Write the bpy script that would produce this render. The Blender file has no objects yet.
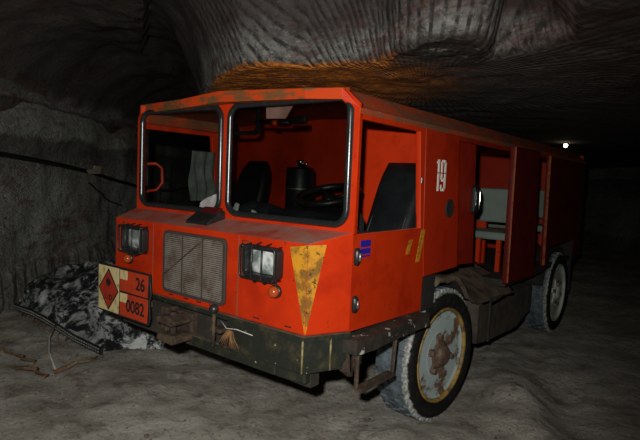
import bpy, bmesh, math, random
from mathutils import Vector, Matrix, noise
random.seed(7)
SC = bpy.context.scene
COL = SC.collection
V = Vector
PI = math.pi

# ------------------------------------------------------------------ camera
CAM = V((1.51277558, -2.21585907, 1.67828552))
YAW, PIT, ROL, F = 0.6643, -0.0778, 0.0434, 524.03
fw = V((-math.sin(YAW)*math.cos(PIT), math.cos(YAW)*math.cos(PIT), math.sin(PIT)))
rt0 = V((math.cos(YAW), math.sin(YAW), 0))
up0 = rt0.cross(fw)
rgt = rt0*math.cos(ROL) + up0*math.sin(ROL)
upv = -rt0*math.sin(ROL) + up0*math.cos(ROL)
cd = bpy.data.cameras.new('camera')
cam = bpy.data.objects.new('camera', cd)
COL.objects.link(cam)
M = Matrix((rgt, upv, -fw)).transposed().to_4x4()
M.translation = CAM
cam.matrix_world = M
cd.sensor_width = 36
cd.lens = F/640*36
cd.clip_start = .02
SC.camera = cam
# gallery axes: s across (right), t along (ahead); the gallery runs this way
TF = V((-math.sin(YAW), math.cos(YAW), 0))
TS = V((math.cos(YAW), math.sin(YAW), 0))
C0 = V((CAM.x, CAM.y, 0))
def st(s, t, z=0.0): return C0 + TS*s + TF*t + V((0, 0, z))
def to_st(p):
    d = V((p[0]-C0.x, p[1]-C0.y, 0)); return d.dot(TS), d.dot(TF)

# ------------------------------------------------------------------ materials
class NT:
    def __init__(s, name):
        s.m = bpy.data.materials.new(name); s.m.use_nodes = True
        s.t = s.m.node_tree; s.t.nodes.clear()
        s.out = s.n('ShaderNodeOutputMaterial'); s.co = s.n('ShaderNodeTexCoord')
    def n(s, typ, **kw):
        x = s.t.nodes.new(typ)
        for k, v in kw.items():
            if k in x.inputs.keys(): pass
            setattr(x, k, v)
        return x
    def l(s, a, b): s.t.links.new(a, b)
    def setv(s, sock, v):
        if hasattr(v, 'is_output') or isinstance(v, bpy.types.NodeSocket): s.l(v, sock)
        else: sock.default_value = v
    def noise(s, scale, detail=4, rough=.55, vec=None, dist=0):
        x = s.n('ShaderNodeTexNoise'); x.inputs['Scale'].default_value = scale
        x.inputs['Detail'].default_value = detail; x.inputs['Roughness'].default_value = rough
        x.inputs['Distortion'].default_value = dist
        s.l(vec or s.co.outputs['Object'], x.inputs['Vector']); return x.outputs['Fac']
    def ramp(s, fac, lo, hi):
        x = s.n('ShaderNodeMapRange'); x.interpolation_type = 'SMOOTHSTEP'
        s.l(fac, x.inputs['Value']); x.inputs['From Min'].default_value = lo; x.inputs['From Max'].default_value = hi
        return x.outputs['Result']
    def math(s, op, a, b=0.0, c=None):
        x = s.n('ShaderNodeMath'); x.operation = op
        s.setv(x.inputs[0], a); s.setv(x.inputs[1], b)
        if c is not None: s.setv(x.inputs[2], c)
        return x.outputs[0]
    def mix(s, fac, a, b):
        x = s.n('ShaderNodeMix'); x.data_type = 'RGBA'
        s.setv(x.inputs['Factor'], fac)
        s.setv(x.inputs['A'] if False else x.inputs[6], a if not isinstance(a, tuple) else (*a, 1))
        s.setv(x.inputs[7], b if not isinstance(b, tuple) else (*b, 1))
        return x.outputs[2]
    def mapping(s, scale=(1, 1, 1), rot=(0, 0, 0), loc=(0, 0, 0)):
        x = s.n('ShaderNodeMapping'); s.l(s.co.outputs['Object'], x.inputs['Vector'])
        x.inputs['Scale'].default_value = scale; x.inputs['Rotation'].default_value = rot; x.inputs['Location'].default_value = loc
        return x.outputs['Vector']
    def bump(s, h, strength, dist=.02, normal=None):
        x = s.n('ShaderNodeBump'); x.inputs['Strength'].default_value = strength; x.inputs['Distance'].default_value = dist
        s.l(h, x.inputs['Height'])
        if normal: s.l(normal, x.inputs['Normal'])
        return x.outputs['Normal']
    def done(s, col, rough=.5, metal=0.0, normal=None, spec=.5, **kw):
        b = s.n('ShaderNodeBsdfPrincipled')
        s.setv(b.inputs['Base Color'], (*col, 1) if isinstance(col, tuple) else col)
        s.setv(b.inputs['Roughness'], rough); s.setv(b.inputs['Metallic'], metal)
        b.inputs['Specular IOR Level'].default_value = spec
        if normal: s.l(normal, b.inputs['Normal'])
        for k, v in kw.items(): s.setv(b.inputs[k], v)
        s.l(b.outputs[0], s.out.inputs[0]); return s.m

def worn(name, col, col2, scale=6, lo=.5, hi=.7, rough=.5, metal=0.0, dust=None, dustmin=.5, bump=.2, bscale=40, fine=None, spec=.5, stretch=(1, 1, 1)):
    """paint or metal with patches of a second colour, optional settled dust on upward faces, fine specks"""
    n = NT(name)
    vec = n.mapping(scale=stretch)
    f = n.ramp(n.noise(scale, 6, .65, vec), lo, hi)
    c = n.mix(f, col, col2)
    if fine:
        c = n.mix(n.ramp(n.noise(fine[0], 3, .6), fine[1], fine[1]+.06), c, fine[2])
    if dust:
        g = n.n('ShaderNodeNewGeometry'); sp = n.n('ShaderNodeSeparateXYZ'); n.l(g.outputs['True Normal'], sp.inputs[0])
        d = n.math('MULTIPLY', n.ramp(sp.outputs['Z'], dustmin, .98), n.ramp(n.noise(7, 5, .6), .15, .75))
        c = n.mix(d, c, dust)
    nb = n.bump(n.noise(bscale, 3), bump, .01) if bump else None
    return n.done(c, rough, metal, nb, spec)

paint = worn('orange_paint', (.52, .030, .003), (.38, .018, .003), 3.0, .45, .7, .42, dust=(.36, .19, .15), dustmin=.75, bump=.12, bscale=18, fine=(22, .68, (.13, .028, .012)), spec=.3)
paint_roof = worn('worn_roof_paint', (.40, .055, .014), (.16, .075, .04), 7, .36, .60, .6, bump=.3, bscale=25, fine=(30, .66, (.35, .27, .2)), stretch=(1, .6, 1), spec=.3)
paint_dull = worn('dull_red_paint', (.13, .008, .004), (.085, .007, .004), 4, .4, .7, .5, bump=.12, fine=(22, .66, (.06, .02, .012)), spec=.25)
paint_panel = worn('shaded_panel_paint', (.43, .025, .004), (.31, .016, .003), 3.0, .45, .7, .42, bump=.12, bscale=18, fine=(22, .68, (.11, .025, .012)), spec=.3)  # darker copy of the orange paint: flash falloff along the side painted in
paint_mid = worn('shaded_red_paint', (.30, .017, .004), (.20, .012, .004), 4, .4, .7, .5, bump=.12, fine=(22, .66, (.08, .02, .012)), spec=.25)  # darker still: shading of the side put into the leaf and header colour
paint_dark = worn('inside_paint', (.45, .028, .005), (.32, .02, .006), 3, .4, .7, .5, bump=.1, spec=.3)
yellow = worn('yellow_paint', (.56, .25, .015), (.22, .10, .018), 11, .44, .60, .5, bump=.4, bscale=30, fine=(34, .58, (.07, .04, .01)))
bumper_m = worn('grimy_bumper_steel', (.015, .018, .013), (.06, .05, .024), 9, .48, .74, .5, .0, bump=.5, bscale=25, dust=(.16, .13, .09), fine=(26, .68, (.30, .25, .12)))
rusty = worn('rusted_steel', (.030, .018, .010), (.085, .055, .030), 14, .42, .66, .8, bump=.6, bscale=30)
sill_m = worn('salted_sill_steel', (.016, .014, .010), (.042, .030, .018), 10, .4, .7, .75, bump=.6, bscale=25, fine=(16, .615, (.42, .42, .36)))
black_rub = worn('black_rubber', (.012, .013, .013), (.03, .032, .03), 12, .5, .75, .38, bump=.15, spec=.5)
seal_m = worn('window_rubber', (.012, .016, .016), (.03, .036, .036), 9, .5, .8, .26, bump=.05, spec=.7)
liner = worn('black_liner', (.014, .014, .012), (.035, .03, .024), 8, .5, .8, .8, bump=.4)
chassis_m = worn('oily_chassis', (.02, .018, .014), (.05, .04, .028), 6, .45, .7, .8, bump=.4)
dirt = worn('caked_dirt', (.15, .118, .08), (.07, .054, .038), 8, .42, .66, .95, bump=1, bscale=14, fine=(26, .66, (.22, .2, .17)), spec=.1)
box_m = worn('muddy_box', (.075, .06, .042), (.03, .025, .018), 6, .4, .65, .85, bump=.6, bscale=18)
vinyl = worn('black_vinyl', (.004, .005, .006), (.008, .010, .011), 6, .4, .7, .45, bump=.3, bscale=7, spec=.35)
dash_m = worn('dark_dashboard', (.012, .014, .016), (.025, .026, .028), 6, .5, .7, .6, bump=.1)
bench_m = worn('grey_green_vinyl', (.20, .25, .215), (.15, .19, .165), 4, .4, .7, .5, bump=.1)
chrome = NT('chrome'); chrome = chrome.done((.75, .75, .72), .18, 1.0)
steel = worn('scuffed_steel', (.35, .34, .31), (.18, .16, .13), 12, .45, .65, .4, .8, bump=.1)
grille_m = worn('dusty_grille', (.25, .22, .185), (.14, .10, .075), 8, .42, .66, .6, .25, bump=.2)
dark_back = worn('grille_dark', (.035, .028, .022), (.05, .04, .03), 8, .5, .7, .9, bump=.1)
amber = NT('amber_lens'); amber = amber.done((.36, .06, .012), .2, 0, None, .5)
redlens = NT('red_lens'); redlens = redlens.done((.07, .006, .006), .25)
lens_m = NT('lamp_glass')
lens_m = lens_m.done(lens_m.mix(lens_m.ramp(lens_m.noise(11, 3), .38, .62), (.90, .94, .92), (.22, .28, .25)), .2, .35, None, .9)  # pale and dark patches stand in for flash reflected by the lamp
white_p = worn('white_stencil', (.92, .90, .82), (.75, .62, .52), 14, .5, .75, .6, bump=.05)
cream = worn('cream_panel', (.66, .55, .27), (.30, .22, .08), 16, .5, .68, .6, bump=.1)
signred = worn('placard_orange', (.50, .045, .010), (.36, .03, .01), 10, .45, .7, .5, bump=.1)
sign_dred = worn('placard_red', (.42, .03, .01), (.3, .02, .01), 10, .45, .7, .5, bump=.1)
ink = NT('black_ink'); ink = ink.done((.012, .01, .01), .6)
blue = worn('blue_sticker', (.02, .015, .28), (.03, .02, .2), 20, .5, .7, .4, bump=0)
pink = worn('pink_visor', (.92, .50, .44), (.85, .42, .36), 5, .4, .7, .6, bump=.05)
paper = worn('pinkish_paper', (.95, .84, .86), (.88, .62, .66), 25, .5, .66, .7, bump=.4, bscale=30)
paperw = worn('white_paper', (.85, .86, .88), (.7, .7, .74), 12, .5, .7, .7, bump=.2)
cloth = worn('navy_cloth', (.012, .014, .022), (.03, .03, .042), 14, .45, .7, .9, bump=.5, bscale=20)
rim_m = worn('rim_paint', (.40, .49, .48), (.14, .085, .05), 7, .50, .60, .5, bump=.2, bscale=20)
rimfar_m = worn('pale_rim_paint', (.52, .58, .50), (.36, .38, .31), 6, .45, .7, .5, bump=.15)
ring_m = worn('yellow_rim_ring', (.36, .22, .045), (.13, .085, .035), 11, .44, .62, .55, bump=.3)
hub_m = worn('rusty_hub', (.085, .05, .032), (.15, .10, .07), 20, .42, .64, .7, bump=.5)
straw = worn('frayed_rope', (.22, .11, .04), (.12, .06, .025), 30, .4, .6, .9, bump=.3)
wire_w = worn('pale_wire', (.50, .50, .46), (.3, .29, .26), 20, .4, .7, .6, bump=.1)
twig_m = worn('rusty_scrap', (.13, .062, .03), (.26, .19, .11), 18, .4, .65, .85, bump=.5)
cable_m = worn('cable_rubber', (.008, .008, .008), (.02, .02, .02), 8, .5, .8, .6, bump=.1)
tag_m = worn('cable_tag', (.45, .40, .27), (.3, .26, .16), 15, .5, .7, .7, bump=.1)

def tyre_mat():
    n = NT('dusty_tyre')
    sp = n.n('ShaderNodeSeparateXYZ'); n.l(n.co.outputs['Object'], sp.inputs[0])
    r = n.math('SQRT', n.math('ADD', n.math('MULTIPLY', sp.outputs['Y'], sp.outputs['Y']), n.math('MULTIPLY', sp.outputs['Z'], sp.outputs['Z'])))
    nz = n.noise(22, 5, .6)
    blk = n.mix(n.ramp(nz, .45, .75), (.007, .007, .007), (.02, .02, .019))
    tread = n.mix(n.ramp(n.noise(11, 5, .6), .35, .7), (.135, .165, .185), (.05, .063, .07))
    salt = n.mix(n.ramp(n.noise(40, 4, .6), .35, .65), (.52, .53, .50), (.20, .21, .20))
    rr = n.math('ADD', r, n.math('MULTIPLY', n.math('SUBTRACT', nz, .5), .03))
    c = n.mix(n.ramp(rr, .438, .448), blk, salt)
    xin = n.ramp(n.math('MULTIPLY', sp.outputs['X'], -1.0), .020, .040)
    c = n.mix(xin, c, tread)
    return n.done(c, .85, 0, n.bump(n.noise(30, 4), .4, .01), .2)
tyre_m = tyre_mat()

def rock_mat(name, pale, dark, red, kind):
    n = NT(name)
    big = n.ramp(n.noise(.55, 5, .6), .3, .72)
    c = n.mix(big, pale, dark)
    streak = n.noise(1.0, 6, .7, n.mapping(scale=(.7, .7, 3.2), rot=(.25, .3, 0)), 1.2)
    c = n.mix(n.math('MULTIPLY', n.ramp(streak, .52, .64), .75), c, red)
    fl = n.noise(2.2, 8, .72, n.mapping(scale=(.5, .5, 2.2), rot=(.5, .45, .2)), 1.8)
    c = n.mix(n.math('MULTIPLY', n.ramp(fl, .60, .70), .55), c, (.52, .50, .46))
    # fine crystals and pits
    c = n.mix(n.math('MULTIPLY', n.ramp(n.noise(17, 5, .75), .52, .64), .75), c, (.055, .05, .047))
    c = n.mix(n.math('MULTIPLY', n.ramp(n.noise(13, 6, .78, n.mapping(scale=(.6, .6, 1.4), rot=(.5, .45, .2))), .55, .66), .6), c, (.55, .54, .50))
    if kind == 'ceiling':
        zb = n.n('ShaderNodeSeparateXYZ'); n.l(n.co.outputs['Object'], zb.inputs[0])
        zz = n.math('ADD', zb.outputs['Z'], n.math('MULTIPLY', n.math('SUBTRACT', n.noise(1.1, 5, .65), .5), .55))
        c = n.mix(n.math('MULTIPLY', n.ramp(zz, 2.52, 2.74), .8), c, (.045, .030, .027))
        c = n.mix(n.math('MULTIPLY', n.math('SUBTRACT', 1.0, n.ramp(zb.outputs['Z'], 2.462, 2.50)), .72), c, (.050, .042, .034))  # low shelf darkened in the colour, for its underside in grazing light
        # orange bounce light on the low shelf above the cab, painted as ochre rock
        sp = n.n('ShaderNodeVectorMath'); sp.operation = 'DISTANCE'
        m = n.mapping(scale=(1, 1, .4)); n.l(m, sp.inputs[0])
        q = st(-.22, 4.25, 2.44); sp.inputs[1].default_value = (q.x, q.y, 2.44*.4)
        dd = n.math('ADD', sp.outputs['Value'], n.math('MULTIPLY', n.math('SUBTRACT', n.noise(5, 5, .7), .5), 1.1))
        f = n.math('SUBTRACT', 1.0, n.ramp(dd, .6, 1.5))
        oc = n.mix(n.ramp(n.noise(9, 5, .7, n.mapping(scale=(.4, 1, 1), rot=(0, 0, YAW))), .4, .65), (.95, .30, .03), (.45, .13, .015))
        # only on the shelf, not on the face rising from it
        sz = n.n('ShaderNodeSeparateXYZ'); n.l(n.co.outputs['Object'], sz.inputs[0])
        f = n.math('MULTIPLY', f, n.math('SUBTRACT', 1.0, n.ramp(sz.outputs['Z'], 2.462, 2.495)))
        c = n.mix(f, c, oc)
        av = n.n('ShaderNodeVectorMath'); av.operation = 'SUBTRACT'; n.l(n.co.outputs['Object'], av.inputs[0])
        q2 = st(.70, 3.50, 2.45); av.inputs[1].default_value = tuple(q2)
        ds = []
        for ax_, rad_ in ((TS, .30), (TF, .62)):
            dp = n.n('ShaderNodeVectorMath'); dp.operation = 'DOT_PRODUCT'; n.l(av.outputs[0], dp.inputs[0]); dp.inputs[1].default_value = tuple(ax_/rad_)
            ds.append(n.math('POWER', n.math('ABSOLUTE', dp.outputs['Value']), 2.0))
        el = n.math('SQRT', n.math('ADD', ds[0], ds[1]))
        inside = n.math('SUBTRACT', 1.0, n.ramp(el, .93, 1.0))
        brk = n.mix(n.ramp(n.noise(7, 6, .75, n.mapping(scale=(.6, 1.6, 1), rot=(0, 0, -YAW))), .60, .68), (.045, .040, .038), (.50, .46, .42))
        inside = n.math('MULTIPLY', inside, n.math('SUBTRACT', 1.0, n.ramp(dp.outputs['Value'], -.35, .35)))
        c = n.mix(n.math('MULTIPLY', inside, .9), c, brk)  # underside shade of the rounded shelf lip painted dark, with pale flecks
    if kind == 'wall':
        sz = n.n('ShaderNodeSeparateXYZ'); n.l(n.co.outputs['Object'], sz.inputs[0])
        zz = n.math('ADD', sz.outputs['Z'], n.math('MULTIPLY', n.math('SUBTRACT', n.noise(1.4, 4), .5), .35))
        band = n.math('MULTIPLY', n.ramp(zz, 1.35, 2.0), n.math('SUBTRACT', 1.0, n.ramp(zz, 2.03, 2.09)))
        c = n.mix(n.math('MULTIPLY', band, .62), c, (.035, .032, .032))
        low = n.math('SUBTRACT', 1.0, n.ramp(zz, .36, .46))
        c = n.mix(n.math('MULTIPLY', low, .45), c, (.07, .062, .055))
    # pick-marks of the cutting machine
    def wave(vec, scale, dist, prof='SIN', typ='BANDS', d='X'):
        w = n.n('ShaderNodeTexWave'); w.wave_type = typ; w.wave_profile = prof
        if typ == 'BANDS': w.bands_direction = d
        else: w.rings_direction = 'Z'
        w.inputs['Scale'].default_value = scale; w.inputs['Distortion'].default_value = dist
        w.inputs['Detail'].default_value = 3; w.inputs['Detail Scale'].default_value = 1.2
        n.l(vec, w.inputs['Vector']); return w.outputs['Fac']
    if kind == 'ceiling':
        q = st(.74, 4.05, 0)
        mp = n.n('ShaderNodeVectorMath'); mp.operation = 'SUBTRACT'; n.l(n.co.outputs['Object'], mp.inputs[0]); mp.inputs[1].default_value = (q.x, q.y, 2.45)
        s2 = n.n('ShaderNodeSeparateXYZ'); n.l(mp.outputs[0], s2.inputs[0])
        an = n.math('ARCTAN2', s2.outputs['Y'], s2.outputs['X'])
        jit = n.math('MULTIPLY', n.noise(2.5, 2), .03)
        rad = n.math('SINE', n.math('MULTIPLY', n.math('ADD', an, jit), 120.0))
        dist = n.n('ShaderNodeVectorMath'); dist.operation = 'LENGTH'; n.l(mp.outputs[0], dist.inputs[0])
        ring = wave(mp.outputs[0], 7.0, 3.5, typ='RINGS')
        h = n.math('ADD', n.math('MULTIPLY', rad, .45), n.math('MULTIPLY', ring, .5))
        near = n.math('SUBTRACT', 1.0, n.ramp(dist.outputs['Value'], 1.2, 2.3))
        h = n.math('MULTIPLY', h, n.math('ADD', n.math('MULTIPLY', near, .9), .1))
        c = n.mix(n.math('MULTIPLY', n.math('MULTIPLY', near, n.ramp(n.math('MULTIPLY', rad, -1.0), .1, .9)), n.ramp(n.noise(14, 3, .6), .3, .6)), c, (.035, .032, .032))
        nb = n.bump(h, .45, .02)
    else:
        lowf = n.math('MULTIPLY', wave(n.mapping(rot=(0, 0, -YAW)), 2.6, 1.0, d='Y'), 1.0)
        sz2 = n.n('ShaderNodeSeparateXYZ'); n.l(n.co.outputs['Object'], sz2.inputs[0])
        lm = n.math('SUBTRACT', 1.0, n.ramp(sz2.outputs['Z'], .38, .5))
        dia = wave(n.mapping(scale=(1, 1, 1.6), rot=(.4, .5, -YAW)), 6.5, 4.0, d='Z')
        h = n.math('ADD', n.math('MULTIPLY', lowf, lm), n.math('MULTIPLY', n.math('MULTIPLY', dia, .5), n.math('SUBTRACT', 1.0, lm)))
        nb = n.bump(h, .4, .02)
    nb = n.bump(n.noise(9, 7, .7), .55, .06, nb)
    nb = n.bump(n.noise(30, 5, .7), .5, .03, nb)
    sp_ = n.ramp(n.noise(26, 4, .75), .40, .62)
    c = n.mix(n.math('MULTIPLY', sp_, .45), c, (.07, .066, .06))
    return n.done(c, .9, 0, nb, .15)
rock_wall = rock_mat('salt_rock_wall', (.44, .46, .405), (.29, .295, .265), (.22, .13, .11), 'wall')
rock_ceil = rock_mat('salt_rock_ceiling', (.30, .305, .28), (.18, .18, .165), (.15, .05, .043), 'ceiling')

def floor_mat():
    n = NT('salt_dust_floor')
    c = n.mix(n.ramp(n.noise(1.1, 6, .62), .32, .68), (.78, .75, .655), (.46, .42, .35))
    c = n.mix(n.math('MULTIPLY', n.ramp(n.noise(4.5, 9, .78), .50, .64), .7), c, (.22, .185, .14))
    c = n.mix(n.math('MULTIPLY', n.ramp(n.noise(3.2, 8, .75, None, 1), .56, .68), .6), c, (.85, .83, .76))
    c = n.mix(n.math('MULTIPLY', n.ramp(n.noise(38, 2, .5), .66, .70), .7), c, (.07, .05, .04))
    w = n.n('ShaderNodeTexWave'); w.bands_direction = 'Y'; w.inputs['Scale'].default_value = 2.4
    w.inputs['Distortion'].default_value = 5; w.inputs['Detail'].default_value = 4; w.inputs['Detail Scale'].default_value = .8
    n.l(n.mapping(rot=(0, 0, .12)), w.inputs['Vector'])
    nb = n.bump(w.outputs['Fac'], .12, .02)
    nb = n.bump(n.noise(6, 8, .72), 1.0, .12, nb)
    nb = n.bump(n.noise(28, 6, .7), .8, .03, nb)
    return n.done(c, .95, 0, nb, .1)
floor_m = floor_mat()

def heap_mat():
    n = NT('salt_smeared_plastic')
    a = n.ramp(n.noise(4.6, 9, .78, n.mapping(scale=(1, 1, 1.3), rot=(.3, .2, .4)), .5), .475, .565)
    b = n.ramp(n.noise(1.3, 3, .5), .35, .65)
    f = n.math('MULTIPLY', a, n.math('ADD', .35, n.math('MULTIPLY', b, .65)))
    c = n.mix(f, (.010, .012, .014), (.58, .62, .60))
    r = n.math('ADD', .35, n.math('MULTIPLY', f, .5))
    return n.done(c, r, 0, n.bump(n.noise(14, 5, .6), .5, .03), .5)
heap_m = heap_mat()

def glass_mat(name, t):
    n = NT(name)
    tr = n.n('ShaderNodeBsdfTransparent'); gl = n.n('ShaderNodeBsdfGlossy'); mx = n.n('ShaderNodeMixShader')
    smear = n.ramp(n.noise(5, 6, .65), .35, .75)
    n.l(n.mix(smear, t, tuple(x*.86 for x in t)), tr.inputs['Color']); gl.inputs['Roughness'].default_value = .04
    gl.inputs['Color'].default_value = (.7, .75, .75, 1)
    lw = n.n('ShaderNodeLayerWeight'); lw.inputs['Blend'].default_value = .12
    n.l(n.math('MULTIPLY', lw.outputs['Fresnel'], .35), mx.inputs['Fac'])
    n.l(tr.outputs[0], mx.inputs[1]); n.l(gl.outputs[0], mx.inputs[2]); n.l(mx.outputs[0], n.out.inputs[0])
    return n.m
glass_m = glass_mat('dusty_glass', (.66, .68, .66)); glass_clean = glass_mat('clear_glass', (.86, .88, .87))
emit = NT('lamp_glow'); _e = emit.n('ShaderNodeEmission'); _e.inputs['Color'].default_value = (1, .86, .62, 1); _e.inputs['Strength'].default_value = 14
emit.l(_e.outputs[0], emit.out.inputs[0]); emit = emit.m

# ------------------------------------------------------------------ mesh helpers
def obj(name, bm, mat, parent=None, smooth=False, bevel=0, recalc=True):
    if recalc: bmesh.ops.recalc_face_normals(bm, faces=bm.faces)
    me = bpy.data.meshes.new(name); bm.to_mesh(me); bm.free()
    o = bpy.data.objects.new(name, me); COL.objects.link(o)
    for m in (mat if isinstance(mat, (list, tuple)) else [mat]): me.materials.append(m)
    if smooth:
        for p in me.polygons: p.use_smooth = True
    if bevel:
        b = o.modifiers.new('bevel', 'BEVEL'); b.width = bevel; b.segments = 2; b.limit_method = 'ANGLE'; b.angle_limit = .6
    if parent is not None:
        o.parent = parent
        o.matrix_parent_inverse = parent_inv.get(parent.name, Matrix())
    return o
parent_inv = {}
def empty(name, loc):
    o = bpy.data.objects.new(name, None); COL.objects.link(o); o.location = loc; o.empty_display_size = .2
    parent_inv[o.name] = Matrix.Translation(V(loc)).inverted(); return o
def tag(o, label, cat=None, group=None):
    o['label'] = label
    if cat: o['category'] = cat
    if group: o['group'] = group
    return o
def B(): return bmesh.new()
def box(bm, x0, x1, y0, y1, z0, z1, mat=None):
    vs = [bm.verts.new(p) for p in [(x0, y0, z0), (x1, y0, z0), (x1, y1, z0), (x0, y1, z0), (x0, y0, z1), (x1, y0, z1), (x1, y1, z1), (x0, y1, z1)]]
    if mat is not None:
        for v in vs: v.co = mat @ v.co
    for f in [(0, 3, 2, 1), (4, 5, 6, 7), (0, 1, 5, 4), (1, 2, 6, 5), (2, 3, 7, 6), (3, 0, 4, 7)]: bm.faces.new([vs[i] for i in f])
    return bm
def tube(bm, pts, r, seg=8, closed=False, cap=True):
    pts = [V(p) for p in pts]; n = len(pts); rings = []
    prev = None
    for i, p in enumerate(pts):
        a = pts[(i-1) % n] if (closed or i > 0) else p
        b = pts[(i+1) % n] if (closed or i < n-1) else p
        d = (b-a).normalized()
        if prev is None:
            u = d.orthogonal().normalized()
        else:
            u = (prev - d*prev.dot(d)).normalized()
        prev = u; w = d.cross(u)
        rr = r[i] if isinstance(r, (list, tuple)) else r
        rings.append([bm.verts.new(p + (u*math.cos(2*PI*k/seg)+w*math.sin(2*PI*k/seg))*rr) for k in range(seg)])
    m = n if closed else n-1
    for i in range(m):
        A, Bq = rings[i], rings[(i+1) % n]
        for k in range(seg): bm.faces.new([A[k], A[(k+1) % seg], Bq[(k+1) % seg], Bq[k]])
    if not closed and cap:
        bm.faces.new(rings[0][::-1]); bm.faces.new(rings[-1])
    return bm
def rr(u0, u1, v0, v1, r, n=5):
    out = []
    for (cu, cv, a0) in [(u1-r, v1-r, 0), (u0+r, v1-r, 90), (u0+r, v0+r, 180), (u1-r, v0+r, 270)]:
        for k in range(n+1):
            a = math.radians(a0+90*k/n); out.append((cu+r*math.cos(a), cv+r*math.sin(a)))
    return out
def curve_bm(cu, name):
    o = bpy.data.objects.new(name, cu); me = bpy.data.meshes.new_from_object(o)
    bm = B(); bm.from_mesh(me); bpy.data.meshes.remove(me); bpy.data.objects.remove(o); bpy.data.curves.remove(cu); return bm
def sheet(loops, th, fn):
    """flat plate with holes: loops[0] is the outline, the rest are holes; fn maps (u, v, w) to a point"""
    cu = bpy.data.curves.new('plate', 'CURVE'); cu.dimensions = '2D'; cu.fill_mode = 'BOTH'; cu.extrude = th/2
    for L in loops:
        s = cu.splines.new('POLY'); s.points.add(len(L)-1); s.use_cyclic_u = True
        for p, q in zip(s.points, L): p.co = (q[0], q[1], 0, 1)
    bm = curve_bm(cu, 'plate')
    bmesh.ops.remove_doubles(bm, verts=bm.verts, dist=1e-5)
    for v in bm.verts: v.co = V(fn(*v.co))
    return bm
def front(y): return lambda u, v, w: (u, y-w, v)
def side(x): return lambda u, v, w: (x+w, u, v)
def text_bm(s, size, fn, offset=0.0, sx=1.0, th=.002):
    cu = bpy.data.curves.new('txt', 'FONT'); cu.body = s; cu.size = size; cu.align_x = 'CENTER'; cu.align_y = 'CENTER'
    cu.extrude = th/2; cu.offset = offset
    bm = curve_bm(cu, 'txt')
    for v in bm.verts: v.co = V(fn(v.co.x*sx, v.co.y, v.co.z))
    return bm
def lathe(bm, prof, fn, seg=32, close=False):
    """prof: list of (axial, radius); fn(axial, a, b) -> point"""
    rings = []
    for (h, r) in prof:
        rings.append([bm.verts.new(fn(h, r*math.cos(2*PI*k/seg), r*math.sin(2*PI*k/seg))) for k in range(seg)])
    n = len(rings)
    for i in range(n if close else n-1):
        A, Q = rings[i], rings[(i+1) % n]
        for k in range(seg): bm.faces.new([A[k], A[(k+1) % seg], Q[(k+1) % seg], Q[k]])
    if not close:
        bm.faces.new(rings[0][::-1]); bm.faces.new(rings[-1])
    return bm
def prism(bm, poly, lo, hi, fn):
    """poly of (u,v) extruded between lo and hi; fn(u,v,w)"""
    a = [bm.verts.new(fn(u, v, lo)) for u, v in poly]; b = [bm.verts.new(fn(u, v, hi)) for u, v in poly]
    n = len(poly); bm.faces.new(a[::-1]); bm.faces.new(b)
    for i in range(n): bm.faces.new([a[i], a[(i+1) % n], b[(i+1) % n], b[i]])
    return bm
def rough_up(bm, amp, sc, seed=0, along=None):
    for v in bm.verts:
        d = noise.noise_vector(v.co*sc + V((seed, seed*1.7, 0)))
        v.co += d*amp
    return bm
def blob(name, boxdim, mat, parent, amp=.01, sc=9, cuts=3, seed=1):
    bm = box(B(), *boxdim)
    bmesh.ops.subdivide_edges(bm, edges=bm.edges[:], cuts=cuts, use_grid_fill=True)
    rough_up(bm, amp, sc, seed)
    o = obj(name, bm, mat, parent, True)
    return o

# ------------------------------------------------------------------ the mine
def fb(p, o=5): return noise.fractal(p, 1.0, 2.0, o, noise_basis='PERLIN_ORIGINAL')
ZS, ZH = 2.45, 3.3
EDGE = [(-9, 60), (-2.2, 12), (-1.6, 7.0), (-1.15, 5.15), (-.92, 4.45), (-.75, 4.08), (-.60, 3.82), (-.42, 3.74), (-.14, 3.77), (.14, 3.62), (.34, 3.46)]
def t_edge(s):
    if s <= EDGE[-1][0]:
        for (a, ta), (b, tb) in zip(EDGE, EDGE[1:]):
            if s <= b: return ta+(tb-ta)*(s-a)/(b-a)
    base = 3.46 - (s-.34)*.25 if s < .96 else 3.30-(s-.96)*1.7
    if .34 < s < .98:
        q = (s-.66)/.32
        if abs(q) < 1: base -= .55*math.sqrt(1-q*q)
    return base
def ceil_z(s, t):
    d1 = t - t_edge(s)
    d2 = (s - .452*t - .03)*.9 if t > .3 else (s-.6)
    d = max(d1, d2)
    p = st(s, t, 0)
    nz = fb(p*.9)*.10 + fb(p*3.1)*.035
    zh = ZH + (.22 if s > -.343*max(t, 0) else 0)
    if d < 0: z = ZS + (zh-ZS)*(1-math.exp(d/(.62 if s > -.4 else .62+.55*min(1.6, -.4-s)))) + nz*min(1, -d*2+.25)
    else:
        z = ZS + .012*noise.noise(p*5) + abs(fb(p*2.2))*.025 - .02*min(d, 3)
        arc = math.hypot((s-.66)/.34, (t-3.35)/.75)
        if arc < 1: z += .02*fb(p*9)
    # shoulder down to the left wall
    k = (-2.45 - s)/1.25
    if k > 0: z = min(z, 2.15 + 1.15*math.sqrt(max(0, 1-min(1, k)**2)) + nz)
    return z
def grid(name, us, vs, fn, mat, smooth=True):
    bm = B(); rows = []
    for u in us: rows.append([bm.verts.new(fn(u, v)) for v in vs])
    for i in range(len(us)-1):
        for j in range(len(vs)-1): bm.faces.new([rows[i][j], rows[i+1][j], rows[i+1][j+1], rows[i][j+1]])
    o = obj(name, bm, mat, None, smooth, recalc=False); o['kind'] = 'structure'; return o
def steps(*segs):
    out = []
    for a, b, d in segs:
        n = max(1, round((b-a)/d)); out += [a+(b-a)*i/n for i in range(n)]
    out.append(segs[-1][1]); return out
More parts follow.
